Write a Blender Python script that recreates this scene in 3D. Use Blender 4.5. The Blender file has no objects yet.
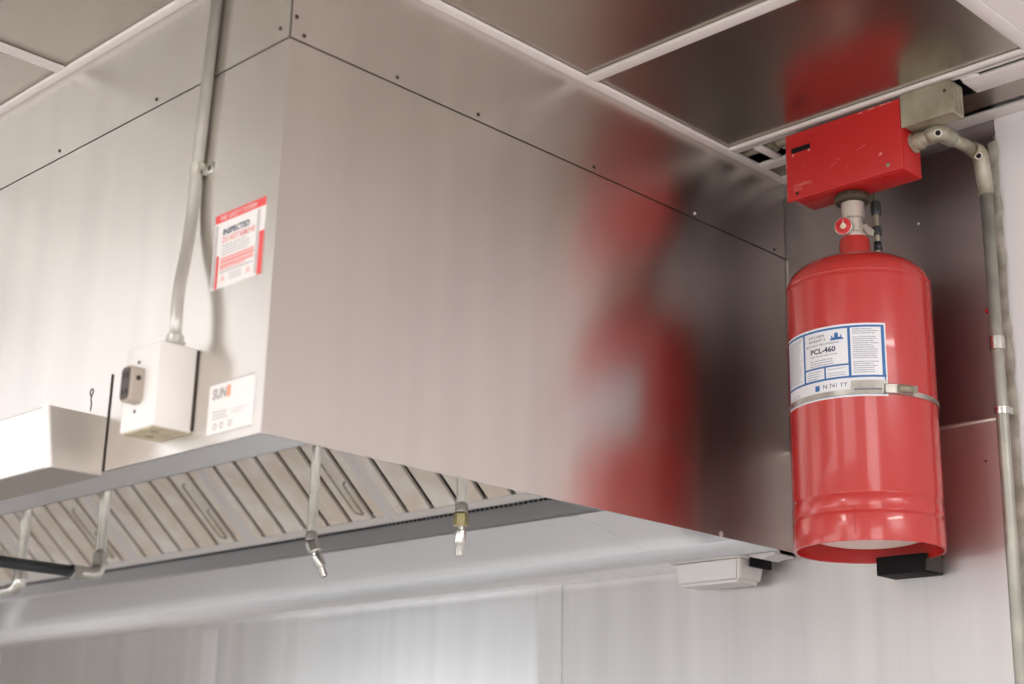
import bpy, bmesh, math, random
from mathutils import Vector, Matrix
random.seed(7)
SC = bpy.context.scene
COL = SC.collection
PI = math.pi

# ------------------------------------------------------------------ key dimensions (metres)
D = 1.22            # hood depth from the wall (wall is the plane Y = 0)
ZB = 2.0            # bottom edge of the hood
ZS = 2.578          # seam between hood and the closure panels above
ZC = 2.7365         # ceiling
XL = -3.3           # left end of the hood

# ------------------------------------------------------------------ materials
def nt(name):
    m = bpy.data.materials.new(name); m.use_nodes = True
    t = m.node_tree; b = t.nodes['Principled BSDF']
    return m, t, b

def paint(name, col, rough=.5, metal=0., spec=.5, coat=0., bump=0., bscale=60., var=0., vscale=6., col2=None):
    m, t, b = nt(name)
    b.inputs['Base Color'].default_value = (*col, 1)
    b.inputs['Roughness'].default_value = rough
    b.inputs['Metallic'].default_value = metal
    b.inputs['Specular IOR Level'].default_value = spec
    b.inputs['Coat Weight'].default_value = coat
    b.inputs['Coat Roughness'].default_value = .06
    tc = t.nodes.new('ShaderNodeTexCoord')
    if var > 0:
        n = t.nodes.new('ShaderNodeTexNoise'); n.inputs['Scale'].default_value = vscale; n.inputs['Detail'].default_value = 4
        t.links.new(tc.outputs['Object'], n.inputs['Vector'])
        mx = t.nodes.new('ShaderNodeMix'); mx.data_type = 'RGBA'
        c2 = col2 or tuple(c * (1 - var) for c in col)
        mx.inputs['A'].default_value = (*col, 1); mx.inputs['B'].default_value = (*c2, 1)
        rp = t.nodes.new('ShaderNodeMapRange'); rp.inputs['From Min'].default_value = .38; rp.inputs['From Max'].default_value = .65
        t.links.new(n.outputs['Fac'], rp.inputs['Value'])
        t.links.new(rp.outputs['Result'], mx.inputs['Factor'])
        t.links.new(mx.outputs['Result'], b.inputs['Base Color'])
    if bump > 0:
        n2 = t.nodes.new('ShaderNodeTexNoise'); n2.inputs['Scale'].default_value = bscale; n2.inputs['Detail'].default_value = 2
        t.links.new(tc.outputs['Object'], n2.inputs['Vector'])
        bp = t.nodes.new('ShaderNodeBump'); bp.inputs['Strength'].default_value = bump; bp.inputs['Distance'].default_value = .002
        t.links.new(n2.outputs['Fac'], bp.inputs['Height']); t.links.new(bp.outputs['Normal'], b.inputs['Normal'])
    return m

def steel(name, col, rough=.3, aniso=.6, rot=0., wave=.25, wscale=2.2, smear=0., dist=.01, streak=0.):
    """brushed sheet: metallic, stretched highlights, slow waviness of the sheet, faint wiping marks and upright reflection streaks in the colour"""
    m, t, b = nt(name)
    b.inputs['Metallic'].default_value = 1
    b.inputs['Anisotropic'].default_value = aniso
    b.inputs['Anisotropic Rotation'].default_value = rot
    tg = t.nodes.new('ShaderNodeTangent'); tg.direction_type = 'UV_MAP'; tg.uv_map = 'UVMap'
    t.links.new(tg.outputs['Tangent'], b.inputs['Tangent'])
    tc = t.nodes.new('ShaderNodeTexCoord')
    # wiping marks in roughness and colour
    mp = t.nodes.new('ShaderNodeMapping'); mp.inputs['Scale'].default_value = (2.2, 2.2, 1.0)
    t.links.new(tc.outputs['Object'], mp.inputs['Vector'])
    n = t.nodes.new('ShaderNodeTexNoise'); n.inputs['Scale'].default_value = 2.6; n.inputs['Detail'].default_value = 1.5; n.inputs['Roughness'].default_value = .55
    t.links.new(mp.outputs['Vector'], n.inputs['Vector'])
    mr = t.nodes.new('ShaderNodeMapRange'); mr.inputs['From Min'].default_value = .3; mr.inputs['From Max'].default_value = .7
    mr.inputs['To Min'].default_value = rough * (1 - smear); mr.inputs['To Max'].default_value = rough * (1 + smear)
    b.inputs['Roughness'].default_value = rough
    if smear > 0:
        t.links.new(n.outputs['Fac'], mr.inputs['Value']); t.links.new(mr.outputs['Result'], b.inputs['Roughness'])
    b.inputs['Base Color'].default_value = (*col, 1)
    if streak > 0:   # faint upright brush streaks with reflection texture put into the colour
        mq = t.nodes.new('ShaderNodeMapping'); mq.inputs['Scale'].default_value = (16, 16, .7)
        t.links.new(tc.outputs['Object'], mq.inputs['Vector'])
        nq = t.nodes.new('ShaderNodeTexNoise'); nq.inputs['Scale'].default_value = 1.; nq.inputs['Detail'].default_value = 3
        t.links.new(mq.outputs['Vector'], nq.inputs['Vector'])
        mx = t.nodes.new('ShaderNodeMix'); mx.data_type = 'RGBA'
        mx.inputs['A'].default_value = (*[c * (1 - streak) for c in col], 1); mx.inputs['B'].default_value = (*[min(1, c * (1 + streak)) for c in col], 1)
        t.links.new(nq.outputs['Fac'], mx.inputs['Factor']); t.links.new(mx.outputs['Result'], b.inputs['Base Color'])
    # slow buckling of the sheet
    if wave <= 0: return m
    n2 = t.nodes.new('ShaderNodeTexNoise'); n2.inputs['Scale'].default_value = wscale; n2.inputs['Detail'].default_value = 0
    t.links.new(tc.outputs['Object'], n2.inputs['Vector'])
    bp = t.nodes.new('ShaderNodeBump'); bp.inputs['Strength'].default_value = wave; bp.inputs['Distance'].default_value = dist
    t.links.new(n2.outputs['Fac'], bp.inputs['Height']); t.links.new(bp.outputs['Normal'], b.inputs['Normal'])
    return m

M = {}
M['hood'] = steel('brushed_steel_hood', (.71, .675, .64), .27, .85, .25, 0, 1.8, streak=.10)
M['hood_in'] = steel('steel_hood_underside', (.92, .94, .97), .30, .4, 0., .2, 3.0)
M['hood_dark'] = steel('steel_trough', (.55, .56, .59), .42, .3, 0., .1, 3.0)
M['wall'] = steel('brushed_steel_wall', (.60, .60, .60), .34, .75, .25, .25, 2.6, streak=.16)
M['wall_low'] = steel('low_wall_sheet', (.66, .65, .65), .48, .6, .25, .3, 2.2, streak=.14)
M['wall_dark_refl'] = steel('dark_reflection_wall_sheet', (.33, .295, .295), .50, .6, .25, .2, 2.2, streak=.12)  # dark tone puts the dim ceiling reflection into the sheet colour
M['tile'] = steel('brushed_steel_ceiling_tile', (.42, .38, .335), .27, .5, 0., 0, 1.3)
M['case'] = steel('steel_enclosure', (.62, .59, .56), .38, .4)
M['filter'] = paint('filter_steel', (.90, .87, .84), .42, .1, var=.25, vscale=14, col2=(.80, .72, .64))
M['filter_frame'] = paint('filter_frame_steel', (.80, .79, .79), .4, .4)
M['gap'] = paint('filter_gap_shade', (.018, .015, .013), .8)  # near-black colour stands for shade inside the baffle gaps and slots
M['black'] = paint('black_matte', (.006, .006, .007), .7, spec=.2)
M['seam'] = paint('dark_seam', (.09, .075, .065), .8)
M['galv'] = paint('galvanized_steel', (.74, .75, .71), .22, .95, var=.2, vscale=30, bump=.15)
M['galv_white'] = paint('pale_conduit', (.60, .59, .56), .35, .6, var=.12, vscale=18)
M['galv_wall'] = paint('dull_wall_conduit', (.42, .42, .375), .4, .5, var=.2, vscale=18)
M['galv_old'] = paint('aged_galvanized', (.47, .455, .38), .45, .45, var=.45, vscale=22, col2=(.30, .27, .19), bump=.3)
M['junction'] = paint('aged_box_zinc', (.42, .39, .30), .42, .35, var=.5, vscale=16, col2=(.24, .215, .15), bump=.25)
M['chrome'] = paint('bright_chrome', (.60, .61, .59), .24, 1.)
M['bandsteel'] = paint('band_steel', (.55, .53, .49), .36, .9, var=.3, vscale=30)
M['brass'] = paint('olive_brass', (.42, .38, .20), .35, .8)
M['red'] = paint('red_tank_enamel', (.51, .026, .024), .27, 0, .5, coat=.55, bump=.06, bscale=14)
M['redbox'] = paint('red_box_paint', (.52, .016, .016), .42, 0, .5, bump=.1, bscale=40)
M['redscuff'] = paint('scuffed_red', (.78, .28, .26), .6)
M['reddark'] = paint('red_weld_line', (.42, .012, .012), .4)
M['trim'] = paint('white_ceiling_trim', (.82, .785, .775), .45)
M['tile_white'] = paint('white_ceiling_tile', (.80, .76, .76), .6)
M['plaster'] = paint('white_frp_wall', (.78, .755, .77), .55, bump=.25, bscale=120)
M['roomwall'] = paint('pale_room_wall', (.72, .69, .66), .7, var=.08, vscale=1.5)
M['whitebox'] = paint('white_box_enamel', (.87, .85, .83), .4)
M['boxbottom'] = paint('bare_yellowed_zinc', (.70, .62, .44), .45, .3, var=.3, vscale=30)
M['outlet'] = paint('tan_outlet_plastic', (.46, .40, .35), .45)
M['outlet_dark'] = paint('brown_outlet_face', (.055, .032, .022), .3)
M['cup'] = paint('dull_cup_metal', (.64, .62, .61), .4, .35)
M['cupside'] = paint('cup_side_metal', (.48, .45, .42), .45, .4)
M['paper'] = paint('white_label', (.86, .88, .93), .35)
M['paperw'] = paint('white_sticker', (.90, .88, .87), .45)
M['blue'] = paint('label_blue', (.03, .15, .42), .4)
M['ink'] = paint('label_ink', (.05, .06, .12), .5)
M['inkgrey'] = paint('label_fine_print', (.34, .36, .46), .5)
M['greyprint'] = paint('sticker_grey', (.40, .36, .37), .5)
M['stred'] = paint('sticker_red', (.86, .10, .10), .5)
M['stpink'] = paint('sticker_pale_red', (.90, .38, .36), .5)
M['orange'] = paint('sticker_orange', (.95, .35, .18), .5)
M['valve'] = paint('nickel_valve', (.62, .57, .52), .35, .55)
M['knurl'] = paint('dark_knurled_brass', (.075, .058, .038), .5, .3)
M['gaugered'] = paint('gauge_red', (.65, .03, .04), .35)
M['gaugeface'] = paint('gauge_pale', (.80, .66, .50), .35)
M['domelit'] = paint('lit_tank_base', (.80, .60, .57), .5)  # pinkish white paints the light falling on the dome's underside
M['sealant'] = paint('peeling_sealant', (.62, .59, .53), .6, var=.5, vscale=25, col2=(.35, .32, .26), bump=.5)
M['hose'] = paint('dark_grey_pipe', (.045, .055, .06), .35, .3)
M['screw'] = paint('dark_screw', (.05, .045, .04), .4, .6)
M['rivet'] = paint('pale_rivet', (.75, .72, .68), .3, .7)
# floor: quarry tile
m, t, b = nt('quarry_tile_floor')
br = t.nodes.new('ShaderNodeTexBrick'); br.offset = 0; br.inputs['Scale'].default_value = 3.3
br.inputs['Color1'].default_value = (.56, .53, .50, 1); br.inputs['Color2'].default_value = (.60, .57, .54, 1)
br.inputs['Mortar'].default_value = (.30, .28, .26, 1); br.inputs['Mortar Size'].default_value = .02
br.inputs['Brick Width'].default_value = .5; br.inputs['Row Height'].default_value = .5
tc = t.nodes.new('ShaderNodeTexCoord'); t.links.new(tc.outputs['Object'], br.inputs['Vector'])
t.links.new(br.outputs['Color'], b.inputs['Base Color']); b.inputs['Roughness'].default_value = .45
M['floor'] = m

# ------------------------------------------------------------------ mesh builder
class MB:
    def __init__(s):
        s.bm = bmesh.new()
    def poly(s, pts, smooth=False):
        f = s.bm.faces.new([s.bm.verts.new(p) for p in pts]); f.smooth = smooth; return s
    def box(s, x0, x1, y0, y1, z0, z1, bev=0., seg=2):
        tmp = bmesh.new()
        v = [tmp.verts.new((x, y, z)) for x in (x0, x1) for y in (y0, y1) for z in (z0, z1)]
        for q in ((0, 1, 3, 2), (4, 6, 7, 5), (0, 4, 5, 1), (2, 3, 7, 6), (0, 2, 6, 4), (1, 5, 7, 3)):
            tmp.faces.new([v[i] for i in q])
        if bev > 0:
            bmesh.ops.bevel(tmp, geom=list(tmp.edges), offset=bev, segments=seg, affect='EDGES', profile=.5)
            for f in tmp.faces: f.smooth = True
        s.merge(tmp); return s
    def merge(s, tmp, mat=None):
        if mat is not None: bmesh.ops.transform(tmp, matrix=mat, verts=tmp.verts)
        mp = {v: s.bm.verts.new(v.co) for v in tmp.verts}
        for f in tmp.faces:
            try:
                g = s.bm.faces.new([mp[v] for v in f.verts]); g.smooth = f.smooth
            except ValueError: pass
        tmp.free(); return s
    def prism(s, prof, axis, a0, a1, caps=True):
        """profile of 2-D points pushed along an axis: 'X' profile=(y,z), 'Y' (x,z), 'Z' (x,y)"""
        def P(p, a): return {'X': (a, p[0], p[1]), 'Y': (p[0], a, p[1]), 'Z': (p[0], p[1], a)}[axis]
        A = [s.bm.verts.new(P(p, a0)) for p in prof]; B = [s.bm.verts.new(P(p, a1)) for p in prof]
        n = len(prof)
        for i in range(n):
            s.bm.faces.new([A[i], A[(i + 1) % n], B[(i + 1) % n], B[i]])
        if caps:
            s.bm.faces.new(A[::-1]); s.bm.faces.new(B)
        return s
    def lathe(s, c, prof, n=48, axis='Z', smooth=True, caps=False):
        """prof = [(radius, height)...] about an axis through c"""
        rings = []
        ax = Vector({'Z': (0, 0, 1), 'Y': (0, 1, 0), 'X': (1, 0, 0)}[axis]) if isinstance(axis, str) else Vector(axis).normalized()
        u = ax.orthogonal().normalized(); w = ax.cross(u); c = Vector(c)
        for r, h in prof:
            if r < 1e-6: rings.append([s.bm.verts.new(c + ax * h)])
            else: rings.append([s.bm.verts.new(c + ax * h + (u * math.cos(2 * PI * k / n) + w * math.sin(2 * PI * k / n)) * r) for k in range(n)])
        for a, b_ in zip(rings, rings[1:]):
            for k in range(n):
                k2 = (k + 1) % n
                if len(a) == 1 and len(b_) == 1: break
                if len(a) == 1: f = s.bm.faces.new([a[0], b_[k], b_[k2]])
                elif len(b_) == 1: f = s.bm.faces.new([a[k], a[k2], b_[0]])
                else: f = s.bm.faces.new([a[k], a[k2], b_[k2], b_[k]])
                f.smooth = smooth
        if caps:
            for R_ in (rings[0], rings[-1]):
                if len(R_) > 2: s.bm.faces.new(R_)
        return s
    def cyl(s, a, b_, r, n=24, r2=None):
        a = Vector(a); b_ = Vector(b_); L = (b_ - a).length
        r2 = r if r2 is None else r2
        return s.lathe(a, [(0, 0), (r, 0), (r, 0), (r2, L), (r2, L), (0, L)], n, (b_ - a), True).sharp()
    def sharp(s):
        return s
    def tube(s, pts, r, n=16, closed_ends=True):
        pts = [Vector(p) for p in pts]; rings = []
        prev = None
        for i, p in enumerate(pts):
            d = ((pts[min(i + 1, len(pts) - 1)] - pts[max(i - 1, 0)])).normalized()
            if prev is None: u = d.orthogonal().normalized()
            else: u = (prev - d * prev.dot(d)).normalized()
            prev = u; w = d.cross(u)
            rr = r[i] if isinstance(r, (list, tuple)) else r
            rings.append([s.bm.verts.new(p + (u * math.cos(2 * PI * k / n) + w * math.sin(2 * PI * k / n)) * rr) for k in range(n)])
        for a, b_ in zip(rings, rings[1:]):
            for k in range(n):
                f = s.bm.faces.new([a[k], a[(k + 1) % n], b_[(k + 1) % n], b_[k]]); f.smooth = True
        if closed_ends:
            s.bm.faces.new(rings[0][::-1]); s.bm.faces.new(rings[-1])
        return s
    def hexnut(s, a, b_, r):
        a = Vector(a); b_ = Vector(b_); L = (b_ - a).length
        s.lathe(a, [(0, 0), (r * .9, 0), (r, L * .12), (r, L * .88), (r * .9, L), (0, L)], 6, (b_ - a), False); return s

def bend(pts, rad=.03, k=6):
    """round the inner corners of a polyline"""
    pts = [Vector(p) for p in pts]; out = [pts[0]]
    for i in range(1, len(pts) - 1):
        p = pts[i]; a = (pts[i - 1] - p); b_ = (pts[i + 1] - p)
        ra = min(rad, a.length * .49, b_.length * .49)
        A = p + a.normalized() * ra; B = p + b_.normalized() * ra
        for j in range(k + 1):
            t_ = j / k; out.append((1 - t_) ** 2 * A + 2 * t_ * (1 - t_) * p + t_ ** 2 * B)
    out.append(pts[-1]); return out

def uvbox(me):
    uv = me.uv_layers.new(name='UVMap')
    for f in me.polygons:
        n = f.normal; ax = max(range(3), key=lambda i: abs(n[i]))
        for li in f.loop_indices:
            c = me.vertices[me.loops[li].vertex_index].co
            uv.data[li].uv = {0: (c.y, c.z), 1: (c.x, c.z), 2: (c.x, c.y)}[ax]

def wloc(o):
    v = o.location.copy(); p = o.parent
    while p: v = v + p.location; p = p.parent
    return v

def obj(name, mb, mat, parent=None, loc=None, bevel=0., normals=True, label=None):
    """one mesh object; geometry is written in world coordinates, the origin goes to loc (or the parent's base)"""
    bm = mb.bm
    bmesh.ops.remove_doubles(bm, verts=bm.verts, dist=1e-6)
    if normals: bmesh.ops.recalc_face_normals(bm, faces=bm.faces)
    me = bpy.data.meshes.new(name); bm.to_mesh(me); bm.free()
    if loc is None and parent is None:
        xs = [v.co for v in me.vertices]
        loc = Vector(((min(v.x for v in xs) + max(v.x for v in xs)) / 2, (min(v.y for v in xs) + max(v.y for v in xs)) / 2, min(v.z for v in xs)))
    base = Vector(loc) if loc is not None else wloc(parent)
    me.transform(Matrix.Translation(-base)); uvbox(me)
    for mm in (mat if isinstance(mat, (list, tuple)) else [mat]): me.materials.append(mm)
    o = bpy.data.objects.new(name, me); COL.objects.link(o)
    if parent is not None:
        o.parent = parent; o.location = base - wloc(parent)
    else: o.location = base
    if bevel > 0:
        bv = o.modifiers.new('edge', 'BEVEL'); bv.width = bevel; bv.segments = 2; bv.limit_method = 'ANGLE'; bv.angle_limit = math.radians(40)
    if label: o['label'] = label
    return o

def smooth_by_angle(o, deg=35):
    me = o.data
    for p in me.polygons: p.use_smooth = True
    me.set_sharp_from_angle(angle=math.radians(deg))

def thing(name, label, cat, loc, group=None):
    o = bpy.data.objects.new(name, None); COL.objects.link(o); o.location = loc
    o.empty_display_size = .05
    return tag(o, label, cat, group)
def tag(o, label, cat, group=None):
    o['label'] = label; o['category'] = cat
    if group: o['group'] = group
    return o
def struct(name, mb, mat, **k):
    o = obj(name, mb, mat, **k); o['kind'] = 'structure'; return o

# text as flat faces, mapped by a function (x, y) -> world point
def text_into(mb, s, size, fn, align='LEFT', bold=0., sx=1.):
    cu = bpy.data.curves.new('t', 'FONT'); cu.body = s; cu.size = size; cu.align_x = align; cu.offset = bold
    cu.resolution_u = 2
    o = bpy.data.objects.new('t', cu); COL.objects.link(o)
    dg = bpy.context.evaluated_depsgraph_get()
    me = bpy.data.meshes.new_from_object(o.evaluated_get(dg))
    vs = [mb.bm.verts.new(fn(v.co.x * sx, v.co.y)) for v in me.vertices]
    for p in me.polygons:
        try: mb.bm.faces.new([vs[i] for i in p.vertices])
        except ValueError: pass
    bpy.data.objects.remove(o); bpy.data.meshes.remove(me); bpy.data.curves.remove(cu)
def rect_into(mb, x0, x1, y0, y1, fn, n=1):
    for i in range(n):
        a = x0 + (x1 - x0) * i / n; b_ = x0 + (x1 - x0) * (i + 1) / n
        mb.bm.faces.new([mb.bm.verts.new(fn(*p)) for p in ((a, y0), (b_, y0), (b_, y1), (a, y1))])
def fineprint(mb, x0, x1, ytop, ybot, pitch, h, fn, dens=.85, n=1):
    y = ytop
    while y > ybot:
        x = x0; end = x1 - random.random() * (x1 - x0) * .25
        while x < end:
            w = (x1 - x0) * random.uniform(.05, .14); e = min(x + w, end)
            rect_into(mb, x, e, y - h, y, fn, n); x = e + (x1 - x0) * .022
        y -= pitch if random.random() < dens else pitch * 1.8

# ================================================================== ROOM
RX0, RX1, RY0 = -4.6, 3.6, -5.6
struct('floor', MB().box(RX0, RX1, RY0, .1, -.05, 0), M['floor'])
SX = .452       # where the steel cladding ends and the white panel starts
struct('wall_back', MB().box(RX0, SX, 0, .1, 0, 2.9), M['wall'])
struct('wall_back', MB().box(SX, RX1, -.002, .1, 0, 2.9), M['plaster'])
struct('wall_right', MB().box(RX1, RX1 + .1, RY0, .1, 0, 2.9), M['plaster'])
struct('wall_left', MB().box(RX0 - .1, RX0, RY0, .1, 0, 2.9), M['roomwall'])
struct('wall_front', MB().box(RX0, RX1, RY0 - .1, RY0, 0, 2.9), M['roomwall'])
# upper steel sheet right of the hood overlapping the lower one, with its folded edge
struct('trim_1', MB().box(.004, SX - .004, -.0025, 0, 2.192, ZC - .03), M['wall_dark_refl'])
struct('trim_38', MB().prism([(-.5865, 1.0), (SX - .004, 1.0), (SX - .004, 2.190), (.004, 2.190), (.004, 1.988), (-.5865, 1.988)], 'Y', -.0015, 0), M['wall_low'])
struct('trim_2', MB().box(.004, SX - .006, -.0045, -.0005, 2.187, 2.1935, .0012), M['case'])
# vertical joint strips of the steel wall under the hood
struct('trim_3', MB().box(-.655, -.588, -.003, 0, .9, 1.99), M['wall_low'])
struct('trim_36', MB().box(-.5885, -.5865, -.0034, 0, .9, 1.99), M['hood_dark'])
struct('trim_4', MB().box(-1.90, -1.828, -.003, 0, .9, 1.97), M['wall_low'])
struct('trim_37', MB().box(-1.8285, -1.8265, -.0034, 0, .9, 1.97), M['hood_dark'])
struct('trim_5', MB().box(-3.1, -3.03, -.006, 0, .9, 1.97, .002), M['hood_in'])
# ragged sealant edge between steel and white panel
mb = MB(); z = 1.0; L_, R_ = [], []
while z < 2.70:
    L_.append((SX - .013 - random.random() * .003, z)); R_.append((SX + .003 + random.random() * .005, z)); z += .022
for i in range(len(L_) - 1):
    y0, y1 = -.0065 - random.random() * .001, -.0065
    mb.poly([(L_[i][0], -.005, L_[i][1]), (R_[i][0], -.007, R_[i][1]), (R_[i + 1][0], -.007, R_[i + 1][1]), (L_[i + 1][0], -.005, L_[i + 1][1])])
struct('trim_6', mb, M['sealant'])

# ------------------------------------------------------------------ ceiling grid: bars are trim, visible lay-in sheets are things
TW = .0125
xs = [-3.0725, -2.4575, -1.8550, -1.2500, -.6405, .6245, 1.2370, 1.8495, 2.4]
ys = [-.1975, -.6000, -1.2240, -1.8365, -2.449, -3.0615, -3.674, -4.2865, -4.9]
zt = ZC
def tbar(n, x0, x1, y0, y1): return struct('trim_%d' % n, MB().box(x0, x1, y0, y1, zt + (.0005 if y1 - y0 > x1 - x0 else 0), zt + .006, .001), M['trim'])
tn = 7
tbar(tn, .0, .0185, -1.19, -.002); tn += 1                          # wall angle along the hood's end panel
tbar(tn, RX0, .014, -1.236, -1.2205); tn += 1                       # wall angle along the hood's front
struct('trim_9', MB().box(.0185, RX1, -.2095, -.186, zt, zt + .006, .001).box(.0185, RX1, -.199, -.196, zt, zt + .05), M['trim']); tn = 10
tbar(tn, .0185, RX1, -.612, -.588); tn += 1
for y in ys[2:]:
    tbar(tn, (.0 if y == ys[2] else RX0), RX1, y - TW, y + TW); tn += 1
for x in (-2.4575, -1.8550, -1.2500, -.6405):
    tbar(tn, x - TW, x + TW, RY0, -1.236); tn += 1
for x in (.6245, 1.2370, 1.8495, .0):
    tbar(tn, x - TW, x + TW, RY0 if x != 0 else RY0, (-.2095 if x > .1 else -1.236)); tn += 1
# sides of the service slot beside the wall
tbar(tn, .0185, .135, -.113, -.082); tn += 1
tbar(tn, .056, .074, -.186, -.113); tn += 1
tbar(tn, .482, RX1, -.171, -.118); tn += 1
tbar(tn, .485, .515, -.186, -.171); tn += 1
tbar(tn, .0, RX1, -.036, -.002); tn += 1                            # wall angle at the back
struct('trim_%d' % tn, MB().box(.505, .66, -.187, -.170, zt + .010, zt + .014), M['hood_dark']); tn += 1
# narrow steel strips by the wall
struct('trim_%d' % tn, MB().box(.30, RX1, -.118, -.056, zt + .002, zt + .005), M['tile']); tn += 1
struct('trim_%d' % tn, MB().box(.0185, .30, -.082, -.036, zt + .002, zt + .005), M['tile']); tn += 1
# the rest of the ceiling (white lay-in panels out of view) and the dark void above the grid
mb = MB()
vis = set()
def cell(x0, x1, y0, y1): return (x0, x1, y0, y1)
X = [-4.6, -3.07, -2.4575, -1.8550, -1.2500, -.6405, .0, .6245, 1.2370, 1.8495, 2.5, 3.05, 3.6]
Y = [-.1975, -.6000, -1.2240, -1.8365, -2.449, -3.0615, -3.674, -4.2865, -4.9, -5.6]
steel_cells = [(6, 0), (6, 1), (6, 2), (5, 2), (4, 2), (5, 3), (4, 3), (6, 3), (3, 2), (3, 3)]
troffers = [(3, 2)]
shown = {(6, 0): 'square steel ceiling tile above the red cylinder, reflecting the red box',
         (6, 1): 'steel ceiling tile beside the top of the hood end panel, second from the wall',
         (5, 2): 'grey steel ceiling tile in front of the hood, near the upright conduit',
         (4, 2): 'grey steel ceiling tile at the far left edge of the photo',
         (7, 0): 'plain white ceiling tile in the upper right corner'}
for i in range(len(X) - 1):
    for j in range(len(Y) - 1):
        if i < 6 and j < 2: continue
        x0, x1, y1, y0 = X[i] + .004, X[i + 1] - .004, Y[j] - .004, Y[j + 1] + .004
        if i == 6 : x0 = max(x0, .004)
        if (i, j) in steel_cells or (i, j) in shown:
            w = MB().box(x0, x1, y0, y1, zt + .0065, zt + .010)
            mt = M['tile_white'] if (i, j) == (7, 0) else M['tile']
            if (i, j) in shown: tag(obj('ceiling_tile', w, mt), shown[(i, j)], 'ceiling tile', 'ceiling tiles')
            else: struct('ceiling', w, mt)
        else:
            mb.box(x0, x1, y0, y1, zt + .0065, zt + .010)
struct('ceiling', mb, M['tile_white'])
struct('ceiling', MB().box(RX0, RX1, RY0, .1, 2.90, 2.95), M['black'])

# ================================================================== HOOD
hood = thing('exhaust_hood', 'long brushed stainless steel kitchen exhaust hood hanging against the steel wall', 'range hood', (0, -D, ZB))
th = .003
obj('end_panel', MB().box(-th, 0, -D + .0005, 0, ZB, ZS - .0012), M['hood'], hood)
obj('front_panel', MB().box(XL, -.0002, -D, -D + th, ZB, ZS - .0012), M['hood'], hood)
# closure panels above the seam
ep = obj('closure_panel', MB().box(-th, .0006, -D + .0015, -.001, ZS + .0012, ZC + .001), M['hood'], hood)
fp = obj('closure_panel', MB().box(XL, -.001, -D - .0006, -D + th, ZS + .0012, ZC + .001), M['hood'], hood)
obj('seam_backing', MB().box(-.006, -.004, -D + .004, -.002, ZS - .02, ZS + .02).box(XL, -.004, -D + .004, -D + .006, ZS - .02, ZS + .02).box(-.0035, .0002, -D - .0003, -D + .0013, ZS + .001, ZC), M['seam'], hood)
for (y, z) in ((-1.2108, 2.6138), (-1.1954, 2.5893), (-1.018, 2.5905), (-.8473, 2.5895), (-.571, 2.589), (-.0436, 2.587)):
    obj('screw', MB().lathe((.0004, y, z), [(.0034, 0), (.0032, .001), (.002, .0018), (0, .002)], 14, 'X'), M['screw'], ep)
obj('screw', MB().lathe((.0004, -.292, 2.588), [(.0034, 0), (.0032, .001), (.002, .0018), (0, .002)], 14, 'X'), M['rivet'], ep, label='shiny pale rivet')
for (x, z) in ((-.0233, 2.5999), (-.3426, 2.5918), (-.6417, 2.5925)):
    obj('screw', MB().lathe((x, -D - .0006, z), [(.0030, 0), (.003, .001), (.0018, .0018), (0, .002)], 14, (0, -1, 0)), M['screw'], fp)
# underside flange, grease trough, sloping back plenum and lower lip
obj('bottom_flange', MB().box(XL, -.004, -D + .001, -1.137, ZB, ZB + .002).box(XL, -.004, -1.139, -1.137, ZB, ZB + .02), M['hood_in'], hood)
tr = obj('grease_trough', MB().prism([(-.252, 2.1145), (-.252, 2.071), (-.248, 2.071), (-.248, 2.1145)], 'X', XL, -.004), M['hood_dark'], hood)
obj('filter_ledge', MB().prism([(-.266, 2.1285), (-.256, 2.1145), (-.252, 2.1145), (-.252, 2.118), (-.260, 2.130)], 'X', XL, -.004), M['hood_in'], tr)
mb = MB(); x = -.02
while x > XL + .1:
    mb.box(x - .008, x, -.2545, -.2518, 2.1085, 2.1135); x -= .0135
o = obj('drain_slots', mb, M['gap'], tr)
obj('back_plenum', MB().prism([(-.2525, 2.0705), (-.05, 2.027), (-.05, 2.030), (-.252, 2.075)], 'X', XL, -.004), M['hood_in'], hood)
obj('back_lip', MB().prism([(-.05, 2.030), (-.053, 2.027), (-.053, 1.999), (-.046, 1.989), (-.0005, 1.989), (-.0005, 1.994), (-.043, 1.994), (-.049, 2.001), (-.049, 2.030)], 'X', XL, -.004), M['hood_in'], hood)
obj('plenum_joint', MB().prism([(-.251, 2.069), (-.055, 2.0258), (-.055, 2.0275), (-.251, 2.0715)], 'X', -.345, -.315), M['hood_in'], hood)
# inside roof so nothing shines through
obj('inner_roof', MB().box(XL, -.004, -D + .004, -.25, 2.56, 2.565).box(XL, -.004, -.60, -.595, 2.43, 2.56).box(XL, -.004, -.249, -.247, 2.108, 2.56), M['hood_dark'], hood)
# visible tiny weld spot on the end panel edge
obj('weld_spot', MB().lathe((.0, -.228, ZB + .004), [(.006, 0), (.004, .001), (0, .0015)], 10, 'X'), M['rivet'], hood)

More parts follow.
